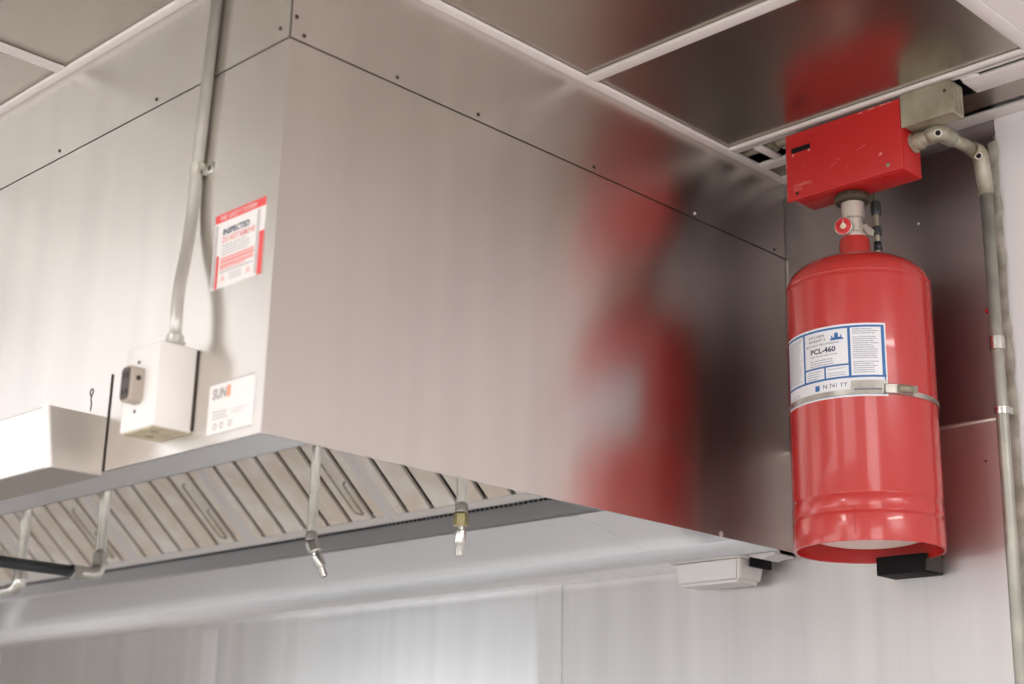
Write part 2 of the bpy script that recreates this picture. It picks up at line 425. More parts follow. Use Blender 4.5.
# ------------------------------------------------------------------ baffle filters
TH = math.radians(42)
def fl(u, v, w):
    """filter frame: u along X from its right edge leftwards, v up the slope, w out toward the cook"""
    return (u, -.255 - v * math.cos(TH) - w * math.sin(TH), 2.1185 + v * math.sin(TH) - w * math.cos(TH))
def fbox(mb, x0, x1, v0, v1, w0, w1):
    tmp = bmesh.new(); vv = [tmp.verts.new(fl(x, v, w)) for x in (x0, x1) for v in (v0, v1) for w in (w0, w1)]
    for q in ((0, 1, 3, 2), (4, 6, 7, 5), (0, 4, 5, 1), (2, 3, 7, 6), (0, 2, 6, 4), (1, 5, 7, 3)): tmp.faces.new([vv[i] for i in q])
    bmesh.ops.bevel(tmp, geom=list(tmp.edges), offset=.0012, segments=1, affect='EDGES')
    mb.merge(tmp)
def filt(x0, x1, label, full=True):
    c = fl((x0 + x1) / 2, 0, 0)
    f = thing('baffle_filter', label, 'filter', c, 'baffle filters under the hood')
    mb = MB(); LEN = .47
    fbox(mb, x0 + .001, x0 + .020, 0, LEN, -.01, .008); fbox(mb, x1 - .020, x1 - .001, 0, LEN, -.01, .008)
    fbox(mb, x0 + .02, x1 - .02, 0, .018, -.01, .008); fbox(mb, x0 + .02, x1 - .02, LEN - .022, LEN, -.01, .008)
    obj('frame', mb, M['filter_frame'], f)
    mb = MB(); g = .0075
    edges = [x0 + .020]
    for k in range(6): edges += [x0 + .054 + k * .0785 - g, x0 + .054 + k * .0785 + g]
    edges.append(x1 - .020); lips = []
    for k in range(0, len(edges), 2):
        a, b_ = edges[k], edges[k + 1]
        if b_ <= a: continue
        fbox(mb, a, b_, .017, LEN - .02, -.002, .0065)
        # folded side lips of each baffle
        lips.append((a, a + .002)); lips.append((b_ - .002, b_))
    obj('baffle', mb, M['filter'], f)
    mb = MB()
    for a, b_ in lips: fbox(mb, a, b_, .022, LEN - .022, -.02, -.0025)
    fbox(mb, x0 + .02, x1 - .02, .02, LEN - .02, -.024, -.021)
    obj('rear_baffle', mb, M['gap'], f)
    hx = x1 - .086
    pts = [fl(hx, .20, .008), fl(hx, .20, .016), fl(hx, .045, .016), fl(hx + .022, .035, .016), fl(hx + .022, .12, .016), fl(hx + .022, .12, .008)]
    h = obj('handle', MB().tube(bend(pts, .008, 4), .0022, 8), M['galv_old'], f)
    return f
for k, (a, nm) in enumerate([(-.352, None), (-.852, None), (-1.3525, None), (-1.853, None), (-2.3535, None), (-2.854, None)]):
    lab = ['steel baffle filter under the hood, immediately behind the straight-tipped nozzle nearest the wall corner',
           'steel baffle filter behind the angled nozzle, its wire handle beside the joint',
           'steel baffle filter below the white outlet box, third from the end panel',
           'steel baffle filter crossed by the nozzle pipe with the dark horizontal arm',
           'dim steel baffle filter at the lower left edge of the photo',
           ''][k]
    if lab: filt(a - .4875, a + .013, lab)
# the short filter section next to the end panel is a blank sheet
mb = MB(); fbox(mb, -.330, -.006, 0, .47, -.01, .004); obj('filter_blank', mb, M['filter_frame'], hood)

# ------------------------------------------------------------------ grease cup
cup = thing('grease_cup', 'small dull metal grease cup tucked under the hood lip left of the red cylinder', 'grease cup', (-.125, -.065, 1.944))
def taper(mb, x0, x1, y0, y1, z0, z1, dx, dy, bev=.006):
    tmp = bmesh.new()
    b4 = [(x0 + dx, y0 + dy), (x1 - dx, y0 + dy), (x1 - dx, y1 - dy), (x0 + dx, y1 - dy)]; t4 = [(x0, y0), (x1, y0), (x1, y1), (x0, y1)]
    B_ = [tmp.verts.new((*p, z0)) for p in b4]; T_ = [tmp.verts.new((*p, z1)) for p in t4]
    tmp.faces.new(B_[::-1]); tmp.faces.new(T_)
    for i in range(4): tmp.faces.new([B_[i], B_[(i + 1) % 4], T_[(i + 1) % 4], T_[i]])
    bmesh.ops.bevel(tmp, geom=list(tmp.edges), offset=bev, segments=3, affect='EDGES')
    for f in tmp.faces: f.smooth = True
    mb.merge(tmp)
mb = MB(); taper(mb, -.213, -.058, -.098, -.014, 1.9435, 1.990, .007, .006, .006)
smooth_by_angle(obj('cup_body', mb, M['cup'], cup))
mb = MB().box(-.217, -.054, -.101, -.010, 1.9855, 1.9895, .0015); obj('cup_rim', mb, M['cup'], cup)
obj('hanger_tab', MB().prism([(-.052, 1.989), (-.022, 1.982), (.004, 1.989), (.004, 1.992), (-.052, 1.9925)], 'Y', -.075, -.025), M['cup'], cup)
obj('hanger_clip', MB().box(-.056, -.046, -.07, -.012, 1.972, 1.99, .001), M['black'], cup)
obj('cup_clip', MB().box(-.229, -.216, -.060, -.03, 1.980, 1.990, .001), M['black'], cup)

# ================================================================== NOZZLES
def nozzle(x, y, zb, label, ang=0.):
    t_ = thing('nozzle_drop', label, 'pipe nozzle', (x, y, zb), 'fire suppression nozzle drops')
    obj('drop_pipe', MB().cyl((x, y, zb + .038), (x, y, 2.45), .0088), M['galv'], t_)
    mb = MB(); mb.lathe((x, y, zb + .030), [(.0092, 0), (.0108, .002), (.0108, .013), (.0092, .015)], 24)
    smooth_by_angle(obj('coupling', mb, M['galv'], t_))
    d = Vector((math.sin(ang) * .8, math.sin(ang) * .6, -math.cos(ang)))
    p = Vector((x, y, zb + .030))
    mb = MB(); mb.hexnut(p, p + d * .022, .0125); obj('hex_nut', mb, M['brass' if ang == 0 else 'chrome'], t_)
    q = p + d * .022
    mb = MB(); mb.lathe(q, [(0, 0), (.0065, 0), (.0065, .006), (.0095, .008), (.0095, .026), (.0078, .030), (.0065, .032), (.0065, .046), (.0056, .048), (.0030, .048), (.0030, .044), (0, .044)], 20, d)
    n_ = obj('nozzle_tip', mb, M['chrome'], t_); smooth_by_angle(n_)
    return t_
nozzle(-.5520, -.70, 1.954, 'pale steel drop pipe ending in a chrome nozzle tilted sideways', math.radians(24))
nozzle(-.1640, -.70, 1.960, 'short steel drop pipe with brass nut and nozzle pointing straight down', 0)
t_ = thing('elbowed_pipe', 'steel drop pipe turning through an elbow into a dark horizontal arm', 'pipe', (-1.272, -.70, 1.985))
obj('drop_pipe', MB().cyl((-1.272, -.70, 2.0), (-1.272, -.70, 2.45), .0105), M['galv'], t_)
smooth_by_angle(obj('elbow', MB().tube(bend([(-1.272, -.70, 2.03), (-1.272, -.70, 1.985), (-1.272, -.745, 1.985)], .022, 8), .0145), M['galv'], t_))
obj('hex_nut', MB().hexnut((-1.272, -.742, 1.985), (-1.272, -.764, 1.985), .0165), M['chrome'], t_)
obj('horizontal_arm', MB().cyl((-1.272, -.76, 1.985), (-1.272, -1.10, 1.985), .0120), M['hose'], t_, label='dark grey horizontal arm')
obj('arm_coupling', MB().cyl((-1.272, -.955, 1.985), (-1.272, -.985, 1.985), .0145), M['hose'], t_)
t_ = thing('elbowed_pipe', 'far left steel drop pipe whose elbow turns along the wall, out of the photo', 'pipe', (-1.61, -.70, 1.985))
obj('drop_pipe', MB().cyl((-1.612, -.70, 2.0), (-1.612, -.70, 2.45), .0105), M['galv'], t_)
smooth_by_angle(obj('elbow', MB().tube(bend([(-1.612, -.70, 2.03), (-1.612, -.70, 1.984), (-1.655, -.70, 1.984)], .022, 8), .0145), M['galv'], t_))
obj('horizontal_arm', MB().cyl((-1.65, -.70, 1.984), (-1.95, -.70, 1.984), .0105), M['galv'], t_)

# ================================================================== FRONT FACE FITTINGS
enc = thing('wiring_enclosure', 'low folded steel box fixed along the bottom of the hood front at left', 'metal box', (-.39, -D, 1.993))
ex0, ex1, ey, ez0, ez1 = -1.35, -.390, -1.312, 1.993, 2.083
yt, yb_ = -1.3190, -1.3040
obj('shell', MB().prism([(-D - .0008, ez0), (yb_ + .002, ez0), (yb_, ez0 + .002), (yt, ez1 - .002), (yt + .002, ez1), (-D - .0008, ez1)], 'X', ex0, ex1 - .0012), M['case'], enc)
obj('end_cap', MB().prism([(-D - .001, ez0 + .001), (yb_ + .001, ez0 + .001), (yt + .001, ez1 - .001), (-D - .001, ez1 - .001)], 'X', ex1 - .0012, ex1), M['case'], enc)
obj('folded_corner', MB().prism([(yb_ - .0012, ez0), (yb_ + .002, ez0), (yt + .002, ez1), (yt - .0012, ez1)], 'X', ex1 - .016, ex1 + .0006), M['whitebox'], enc)
obj('rear_flange', MB().box(-.391, -.3885, -D - .0018, -D - .0006, 2.000, 2.150), M['seam'], enc)
tag(obj('cotter_key', MB().tube(bend([(-.392, -1.25, 2.087), (-.3905, -1.25, 2.098), (-.3945, -1.25, 2.106), (-.3925, -1.25, 2.112)], .004, 4), .0011, 8)
        .tube([(-.3935 + .0042 * math.cos(a), -1.25, 2.1165 + .0052 * math.sin(a)) for a in [i * PI / 8 for i in range(17)]], .0011, 8, False), M['screw']),
    'small dark wire loop standing on top of the low steel box', 'wire hook')
ob = thing('outlet_box', 'white metal outlet box on the hood front with a tan receptacle', 'outlet box', (-.205, -D, 2.0225))
bx0, bx1, by, bz0, bz1 = -.2475, -.1625, -1.2825, 2.0225, 2.1455
mb = MB().box(bx0, bx1, by, -D - .0004, bz0 + .0015, bz1, .0018)
smooth_by_angle(obj('housing', mb, M['whitebox'], ob))
obj('bottom_plate', MB().box(bx0 + .003, bx1 - .003, by + .003, -D - .001, bz0, bz0 + .0018), M['boxbottom'], ob)
for (x, y) in ((-.19, -1.262), (-.222, -1.25)):
    obj('knockout', MB().cyl((x, y, bz0), (x, y, bz0 - .0008), .006, 16), M['galv_old'], ob)
obj('back_edge', MB().box(bx1 - .0015, bx1 + .0006, -D - .0030, -D - .0006, bz0 + .004, bz1 - .002), M['seam'], ob)
mb = MB(); tmp = bmesh.new()
# receptacle: rounded upright lozenge standing proud of the cover
n = 24; pr = []
cx, cz, hw, hh = -.2085, 2.0860, .0140, .0255
def rr(hw, hh, r, y, off=(0, 0)):
    out = []
    for (sx, sz, a0) in ((1, 1, 0), (-1, 1, 90), (-1, -1, 180), (1, -1, 270)):
        for k in range(6):
            a = math.radians(a0 + k * 18); out.append((cx + off[0] + sx * (hw - r) + r * math.cos(a), y, cz + off[1] + sz * (hh - r) + r * math.sin(a)))
    return out
r0, r1, r2_ = rr(hw, hh, .008, by + .0005), rr(hw, hh, .008, by - .0190), rr(hw - .0022, hh - .0022, .0065, by - .0215)
R0, R1, R2 = [[mb.bm.verts.new(p) for p in q] for q in (r0, r1, r2_)]
for A, B in ((R0, R1), (R1, R2)):
    for k in range(24): mb.bm.faces.new([A[k], A[(k + 1) % 24], B[(k + 1) % 24], B[k]])
rec = obj('receptacle', mb, M['outlet'], ob)
mb = MB(); mb.bm.faces.new([mb.bm.verts.new(p) for p in r2_]); mb.merge(mb2) if 0 else None
obj('receptacle_face', mb, M['outlet_dark'], rec)
obj('side_screw', MB().cyl((cx + hw - .001, by - .010, cz + .008), (cx + hw + .0012, by - .010, cz + .008), .0038, 14), M['screw'], rec)
for dz in (.012, -.012):
    for dx in (-.0045, .0045):
        obj('socket_slot', MB().box(cx + dx - .001, cx + dx + .001, by - .0222, by - .0212, cz + dz - .004, cz + dz + .004), M['black'], rec)
for (x, z) in ((-.2129, 2.1215), (-.2125, 2.0505), (-.2218, 2.1345)):
    obj('screw', MB().lathe((x, by, z), [(.0026, 0), (.0026, .0008), (.0014, .0016), (0, .0018)], 12, (0, -1, 0)), M['screw'] if z < 2.13 else M['whitebox'], ob)
# conduit up the hood front
cd = thing('conduit', 'thin grey conduit rising from the white outlet box up the hood front', 'conduit', (-.17, -1.252, 2.146))
CR = .0088
pts = bend([(-.1690, -1.2560, 2.150), (-.1735, -1.2555, 2.22), (-.1925, -1.2325, 2.325), (-.1935, -1.2300, 2.43), (-.1780, -1.2300, 2.76)], .06, 8)
obj('tube', MB().tube(pts, CR, 20), M['galv_white'], cd)
smooth_by_angle(obj('connector', MB().cyl((-.1690, -1.2560, 2.1455), (-.1694, -1.2560, 2.158), .0125).hexnut((-.1690, -1.2560, 2.1455), (-.1690, -1.256, 2.150), .0155), M['galv_white'], cd))
obj('set_screw', MB().cyl((-.196, -1.2560, 2.1455), (-.196, -1.2560, 2.150), .004, 12), M['screw'], cd)
mb = MB(); arc = [(-.1935 + (CR + .0015) * math.cos(a), -1.2300 - (CR + .0015) * math.sin(a)) for a in [PI * k / 12 for k in range(13)]]
arc_in = [(-.1935 + CR * math.cos(a), -1.2300 - CR * math.sin(a)) for a in [PI * k / 12 for k in range(13)]]
prof = [(-.1935 + CR + .0015, -1.2206)] + arc + [(-.1935 - CR - .0015, -1.2206)] + [(-.1935 - CR, -1.2206)] + arc_in[::-1] + [(-.1935 + CR, -1.2206)]
mb.prism(prof, 'Z', 2.416, 2.434)
mb.box(-.1835, -.1655, -1.2225, -1.2203, 2.416, 2.434, .0006)
st = obj('strap', mb, M['galv'], cd); obj('strap_screw', MB().lathe((-.1725, -1.2225, 2.425), [(.004, 0), (.004, .001), (.002, .002), (0, .0022)], 12, (0, -1, 0)), M['screw'], st)
# stickers on the hood front
YS = -D - .0007
def face(x0, z0, y=YS, k=0.):
    return lambda x, v: (x0 + x, y - k, z0 + v)
w_, h_ = .121, .114
st1 = tag(obj('warning_sticker', MB().box(-.146, -.025, YS, -D - .0001, 2.2275, 2.3415), M['paperw']), 'white and red notice sticker on the hood front, right of the conduit', 'sticker')
f = face(-.146, 2.2275, YS, .0004)
mb = MB(); rect_into(mb, 0, w_, h_ - .013, h_, f)
rect_into(mb, w_ - .011, w_, 0, h_ - .05, f); rect_into(mb, .010, .016, 0, .05, f)
obj('red_print', mb, M['stred'], st1)
mb = MB(); f2 = face(-.146, 2.2275, YS, .0007); text_into(mb, 'FIRE SAFETY SYSTEM', .0105, lambda x, v: f2(.012 + x, h_ - .0108 + v), sx=.92); 
obj('white_lettering', mb, M['paperw'], st1)
mb = MB(); text_into(mb, 'INSPECTED', .0125, lambda x, v: f(.021 + x, .080 + v), bold=.0004, sx=1.02)
obj('black_lettering', mb, M['ink'], st1)
mb = MB(); text_into(mb, 'DO NOT REMOVE', .0125, lambda x, v: f(.021 + x, .068 + v), bold=.0003, sx=.76)
rect_into(mb, .020, .100, .042, .045, f); rect_into(mb, .020, .100, .036, .041, f)
rect_into(mb, .020, .100, .030, .0345, f); fineprint(mb, .020, .098, .029, .0255, .004, .0025, f)
for cxx in (.030, .090):
    text_into(mb, 'A', .015, lambda x, v: f(cxx - .006 + x, .008 + v))
obj('pale_red_print', mb, M['stpink'], st1)
mb = MB(); fineprint(mb, .022, .098, .064, .048, .0045, .0012, f); rect_into(mb, .020, .098, .0225, .0238, f)
fineprint(mb, .045, .076, .018, .006, .004, .0012, f)
for yy in range(22):
    rect_into(mb, .002, .009, .004 + yy * .0043, .0065 + yy * .0043, f); rect_into(mb, w_ - .018, w_ - .012, .004 + yy * .0043, .0065 + yy * .0043, f)
obj('grey_print', mb, M['greyprint'], st1)
w2, h2 = .105, .072
st2 = tag(obj('maker_sticker', MB().box(-.1255, -.0195, YS, -D - .0001, 2.013, 2.086), M['paperw']), 'white maker sticker at the bottom corner of the hood front', 'sticker')
f = face(-.1255, 2.013, YS, .0004)
mb = MB(); text_into(mb, 'SUN', .0205, lambda x, v: f(.009 + x, .0505 + v), bold=.0006, sx=.82); obj('lettering', mb, M['greyprint'], st2)
mb = MB(); rect_into(mb, .043, .050, .050, .066, f); obj('orange_mark', mb, M['orange'], st2)
mb = MB(); fineprint(mb, .012, .050, .032, .022, .0045, .0014, f); fineprint(mb, .055, .095, .030, .024, .0045, .0008, f)
for cxx in (.020, .035, .055): mb.lathe(f(cxx, .011), [(.0045, 0), (.003, .0001)], 14, 'Y', False)
rect_into(mb, 0, w2, .0715, .073, f); rect_into(mb, 0, w2, 0, .0008, f)
obj('fine_print', mb, M['greyprint'], st2)

# ================================================================== SUPPRESSION CYLINDER
CX, CY, R = .254, -.160, .1237
zb = 1.957
cyl = thing('fire_suppression_cylinder', 'tall glossy red fire suppression cylinder clamped to the steel wall', 'fire cylinder', (CX, CY, zb))
prof = [(R * .965, zb + .045), (R * .965, zb), (R, zb - .0005), (R + .0004, zb + .001), (R + .0004, 2.000), (R, 2.003), (R - .0018, 2.0065), (R - .0018, 2.0085), (R, 2.012),
        (R, 2.030), (R - .0018, 2.0345), (R - .0018, 2.0365), (R, 2.040), (R, 2.405), (R, 2.4085), (R - .0008, 2.4105), (R - .0008, 2.412), (R - .0006, 2.416)]
for k in range(1, 15):
    a = k / 14 * PI / 2 * .93
    prof.append((R - .0010 - (1 - math.cos(a)) * (R - .024), 2.416 + math.sin(a) * .054))
mb = MB(); mb.lathe((CX, CY, 0), prof, 96); 
o = obj('tank', mb, M['red'], cyl); smooth_by_angle(o, 50)
# second shadow line of the shoulder weld
obj('shoulder_weld', MB().lathe((CX, CY, 0), [(R - .0004, 2.4135), (R + .0008, 2.4150), (R + .0008, 2.4165), (R - .0012, 2.418)], 96), M['red'], cyl)
mb = MB(); prof2 = [(R * .958, 1.999)] + [(R * .955 * math.cos(a), 1.999 - .032 * math.sin(a)) for a in [k / 10 * PI / 2 for k in range(11)]]
o = obj('tank_base', MB().lathe((CX, CY, 0), prof2, 64), M['domelit'], cyl, label='domed base inside the skirt, painted pale as if lit')
mb = MB(); z0 = zb + .012
for k in range(13):
    a = math.radians(-77.5); rad = R + .0008
    p = (CX + rad * math.cos(math.radians(-68)), CY + rad * math.sin(math.radians(-68)), z0 + k * .0036)
    mb.lathe(p, [(.0011, -.0003), (.0007, .0008), (0, .001)], 6, (math.cos(math.radians(-68)), math.sin(math.radians(-68)), 0))
obj('skirt_stamping', mb, M['red'], cyl)
# collar and valve
smooth_by_angle(obj('neck_collar', MB().lathe((CX - .002, CY, 0), [(.034, 2.464), (.0290, 2.474), (.0275, 2.480), (.0270, 2.505), (.0245, 2.512), (0, 2.513)], 40), M['red'], cyl))
vx = CX - .003
vv = obj('valve_body', MB().lathe((vx, CY, 0), [(.0215, 2.510), (.0215, 2.520), (.0165, 2.524), (.0165, 2.548), (.0205, 2.550), (.0205, 2.586), (.0180, 2.588), (.0180, 2.60), (0, 2.60)], 40), M['valve'], cyl)
smooth_by_angle(vv)
mb = MB(); ring = []
for k in range(72):
    pass
mb.lathe((vx, CY, 0), [(.020, 2.579), (.0290, 2.580), (.0310, 2.583), (.0310, 2.592), (.0295, 2.5955), (.022, 2.597)], 60)
for k in range(40):
    a = 2 * PI * k / 40; mb.cyl((vx + .0308 * math.cos(a), CY + .0308 * math.sin(a), 2.583), (vx + .0308 * math.cos(a), CY + .0308 * math.sin(a), 2.592), .0011, 6)
obj('knurled_ring', mb, M['knurl'], cyl)
# pressure gauge facing the room
gd = Vector((.25, -.93, -.1)).normalized(); gp = Vector((vx - .0005, CY - .030, 2.528))
ga = obj('pressure_gauge', MB().lathe(gp - gd * .012, [(0, 0), (.010, 0), (.0155, .004), (.0165, .012), (.0160, .016), (.0145, .017)], 32, gd), M['valve'], cyl)
smooth_by_angle(ga)
obj('gauge_stem', MB().cyl(gp - gd * .022, gp - gd * .010, .005, 12), M['brass'], ga)
obj('dial', MB().lathe(gp + gd * .0045, [(0, .0005), (.0060, .0005), (.0060, 0), (.0148, 0)], 32, gd), M['gaugered'], ga)
obj('dial_centre', MB().lathe(gp + gd * .0052, [(0, .0004), (.0052, .0002), (.0055, 0)], 24, gd), M['gaugeface'], ga)
nm = MB(); pu = gd.cross(Vector((0, 0, 1))).normalized(); pw = pu.cross(gd)
nm.tube([gp + gd * .0062, gp + gd * .0062 + (pw * .011 - pu * .001)], [.0010, .0005], 6); obj('needle', nm, M['paperw'], ga)
# lever behind the valve
mb = MB()
mb.prism([(CX + .008, 2.538), (CX + .020, 2.5375), (CX + .034, 2.522), (CX + .031, 2.512), (CX + .022, 2.517), (CX + .014, 2.531), (CX + .006, 2.532)], 'Y', CY + .004, CY + .009)
obj('release_lever', mb, M['valve'], cyl, bevel=.001)
# label wrapped on the tank
def wrap(k=.0004):
    return lambda x, v: (CX + (R + k) * math.cos(math.radians(x)), CY + (R + k) * math.sin(math.radians(x)), v)
def wrect(mb, a0, a1, z0, z1, k): rect_into(mb, a0, a1, z0, z1, wrap(k), max(1, int(abs(a1 - a0) / 2.5)))
mb = MB(); wrect(mb, -134.3, -39, 2.1925, 2.3175, .0004)
lb = obj('label', mb, M['paper'], cyl, normals=False)
for p in lb.data.polygons: p.use_smooth = True
mb = MB(); B = .0007
for (a0, a1, z0, z1) in ((-133.6, -40.2, 2.3105, 2.3140), (-133.6, -39.7, 2.2245, 2.2280), (-133.6, -41, 2.1955, 2.1966),
                         (-42.6, -40.2, 2.2245, 2.3140), (-41.3, -40.2, 2.1955, 2.2245), (-133.6, -132.4, 2.1955, 2.3140), (-107.3, -105.4, 2.2260, 2.3120), (-67.8, -65.8, 2.2260, 2.3120),
                         (-106, -67, 2.2465, 2.2495), (-87.3, -85.9, 2.2260, 2.2480)): wrect(mb, a0, a1, z0, z1, B)
# emblem: small tower on a base
wrect(mb, -79.5, -73, 2.2945, 2.2965, B); wrect(mb, -78, -75, 2.2945, 2.3035, B); wrect(mb, -81.5, -71, 2.2920, 2.2947, B); wrect(mb, -77, -76, 2.3035, 2.3055, B)
for a in (-80, -72.8): wrect(mb, a - .5, a + .5, 2.2947, 2.3000, B)
# round blob beside the handwriting
wrect(mb, -96, -92, 2.2085, 2.2180, B)
obj('blue_print', mb, M['blue'], lb, normals=False)
def ctext(mb, s, size, a0, z, sx=1., bold=0.):
    g = wrap(B); text_into(mb, s, size, lambda x, v: g(a0 + math.degrees(x / R), z + v), sx=sx, bold=bold)
mb = MB()
ctext(mb, 'KITCHEN', .0065, -101, 2.3005, 1.15); ctext(mb, 'KNIGHT II', .0065, -101, 2.2935, 1.15)
ctext(mb, 'PCL-460', .0125, -99.5, 2.2730, 1.08, .0004)
ctext(mb, 'RESTAURANT FIRE SUPPRESSION', .0042, -104, 2.2865, 1.03)
ctext(mb, 'N 741 YY', .0105, -89, 2.2105, 1.)
obj('lettering', mb, M['ink'], lb, normals=False)
mb = MB(); g = wrap(B)
fineprint(mb, -130.5, -109, 2.306, 2.232, .0036, .0014, g, .95); fineprint(mb, -64, -44.5, 2.308, 2.231, .0036, .0014, g, .9)
fineprint(mb, -100, -74, 2.269, 2.252, .0042, .0014, g); fineprint(mb, -103, -90, 2.243, 2.230, .004, .0012, g); fineprint(mb, -84, -70, 2.243, 2.230, .004, .0012, g)
fineprint(mb, -126, -112, 2.212, 2.206, .004, .0012, g)
obj('fine_print', mb, M['inkgrey'], lb, normals=False)

# clamp band with its buckle
cl = thing('cylinder_clamp', 'steel band clamp with a screw buckle around the red cylinder', 'clamp', (CX, CY, 2.197))
def band(a0, a1, z0, z1, k0, k1, n, slope=0.):
    mb = MB()
    for i in range(n):
        A0 = a0 + (a1 - a0) * i / n; A1 = a0 + (a1 - a0) * (i + 1) / n
        P0 = wrap(k1); P1 = wrap(k0)
        mb.bm.faces.new([mb.bm.verts.new(p) for p in (P0(A0, z0), P0(A1, z0), P0(A1, z1), P0(A0, z1))])
        mb.bm.faces.new([mb.bm.verts.new(p) for p in (P1(A0, z1), P1(A1, z1), P1(A1, z0), P1(A0, z0))])
        mb.bm.faces.new([mb.bm.verts.new(p) for p in (P0(A0, z1), P0(A1, z1), P1(A1, z1), P1(A0, z1))])
        mb.bm.faces.new([mb.bm.verts.new(p) for p in (P1(A0, z0), P1(A1, z0), P0(A1, z0), P0(A0, z0))])
    return mb
o = obj('band', band(-215, 35, 2.1960, 2.2045, .0009, .0020, 110), M['bandsteel'], cl); 
o = obj('free_strap_end', band(-66, -40, 2.1985, 2.2185, .0024, .0038, 14), M['bandsteel'], cl)
mb = MB(); g = wrap(.0042)
for i in range(13): rect_into(mb, -64 + i * 1.55, -63.1 + i * 1.55, 2.2015, 2.2050, g)
obj('strap_notches', mb, M['ink'], o)
bk = obj('buckle', band(-42, -19.5, 2.1965, 2.2120, .0022, .0075, 8), M['bandsteel'], cl, bevel=.001)
a = math.radians(-27); ct = Vector((CX + (R + .011) * math.cos(a), CY + (R + .011) * math.sin(a), 2.2045)); tg = Vector((-math.sin(a), math.cos(a), 0))
obj('buckle_screw', MB().cyl(ct - tg * .013, ct + tg * .013, .0062, 14).hexnut(ct + tg * .010, ct + tg * .018, .0072), M['galv_old'], cl)
obj('wall_bar', MB().box(CX - .06, CX + .05, -.0125, -.0025, 2.185, 2.216, .002).box(CX - .03, CX + .03, -.045, -.0105, 2.187, 2.214, .002), M['black'], cl)
# bottom support bracket
bkt = thing('support_bracket', 'short black wall bracket below the red cylinder skirt', 'bracket', (.25, 0, 1.93))
obj('bracket_arm', MB().box(.206, .2985, -.0600, -.0020, 1.9335, 1.9365, .0006), M['black'], bkt)
obj('bracket_front', MB().box(.206, .299, -.0620, -.0590, 1.9335, 1.965, .0008), M['black'], bkt)
obj('bracket_end', MB().box(.2965, .2995, -.0590, -.0020, 1.9360, 1.965, .0006), M['screw'], bkt)

# ================================================================== RED CONTROL BOX
box = thing('red_control_box', 'red metal control box mounted above the cylinder valve under the ceiling bar', 'control box', (.26, -.165, 2.597))
cv = obj('cover', MB().box(.1415, .3785, -.203, -.196, 2.5985, 2.7300, .003, 3), M['redbox'], box); smooth_by_angle(cv)
o = obj('body', MB().box(.158, .3795, -.197, -.140, 2.5975, 2.7315, .002), M['redbox'], box); smooth_by_angle(o)
obj('mount_channel', MB().box(.19, .26, -.141, -.0025, 2.69, 2.725, .002), M['black'], box)
wd = obj('indicator_window', MB().box(.1550, .1950, -.2036, -.2025, 2.6900, 2.7000), M['black'], cv)
mb = MB(); fw = lambda x, v: (x, -.2035, v)
for (x0, x1, z0, z1) in ((.1565, .1605, 2.6835, 2.6890), (.1905, .1950, 2.6850, 2.6900), (.298, .306, 2.7245, 2.7268), (.318, .330, 2.7255, 2.7278), (.340, .352, 2.7262, 2.7285), (.3565, .364, 2.7262, 2.7282), (.1425, .1445, 2.665, 2.672)): rect_into(mb, x0, x1, z0, z1, fw)
mb.bm.faces.new([mb.bm.verts.new(fw(*p)) for p in ((.333, 2.633), (.342, 2.6345), (.338, 2.641))])
text_into(mb, 'CONTROL', .0075, lambda x, v: fw(.158 + x, 2.6225 + v), sx=1.1); text_into(mb, 'HEAD', .006, lambda x, v: fw(.158 + x, 2.6155 + v), sx=1.1)
for (x, z, l, a) in ((.243, 2.644, .016, .5), (.27, 2.632, .012, 1.2), (.252, 2.652, .01, -.4), (.18, 2.66, .012, 1.), (.30, 2.66, .02, .3)):
    dx, dz = math.cos(a) * l / 2, math.sin(a) * l / 2
    mb.bm.faces.new([mb.bm.verts.new(fw(*p)) for p in ((x - dx, z - dz), (x + dx, z + dz), (x + dx, z + dz + .0007), (x - dx, z - dz + .0007))])
obj('worn_marks', mb, M['redscuff'], cv)
obj('screw', MB().lathe((.1648, -.203, 2.6095), [(.0030, 0), (.003, .001), (0, .0015)], 12, (0, -1, 0)), M['screw'], cv)
obj('screw', MB().lathe((.3512, -.203, 2.6120), [(.0038, 0), (.0038, .0012), (.0022, .002), (0, .002)], 14, (0, -1, 0)), M['galv_old'], cv)
# actuation line behind the neck
ap = thing('actuation_line', 'thin dark pipe with couplings running down behind the cylinder valve', 'pipe', (.262, -.09, 2.44))
obj('pipe', MB().cyl((.2615, -.098, 2.452), (.2595, -.098, 2.66), .0050, 14), M['galv_old'], ap)
obj('coupling', MB().hexnut((.2607, -.098, 2.575), (.2605, -.098, 2.600), .0095), M['hose'], ap)
obj('coupling', MB().hexnut((.2611, -.098, 2.535), (.2610, -.098, 2.552), .0085), M['hose'], ap)
obj('coupling', MB().cyl((.2614, -.098, 2.506), (.2613, -.098, 2.522), .0075), M['hose'], ap)
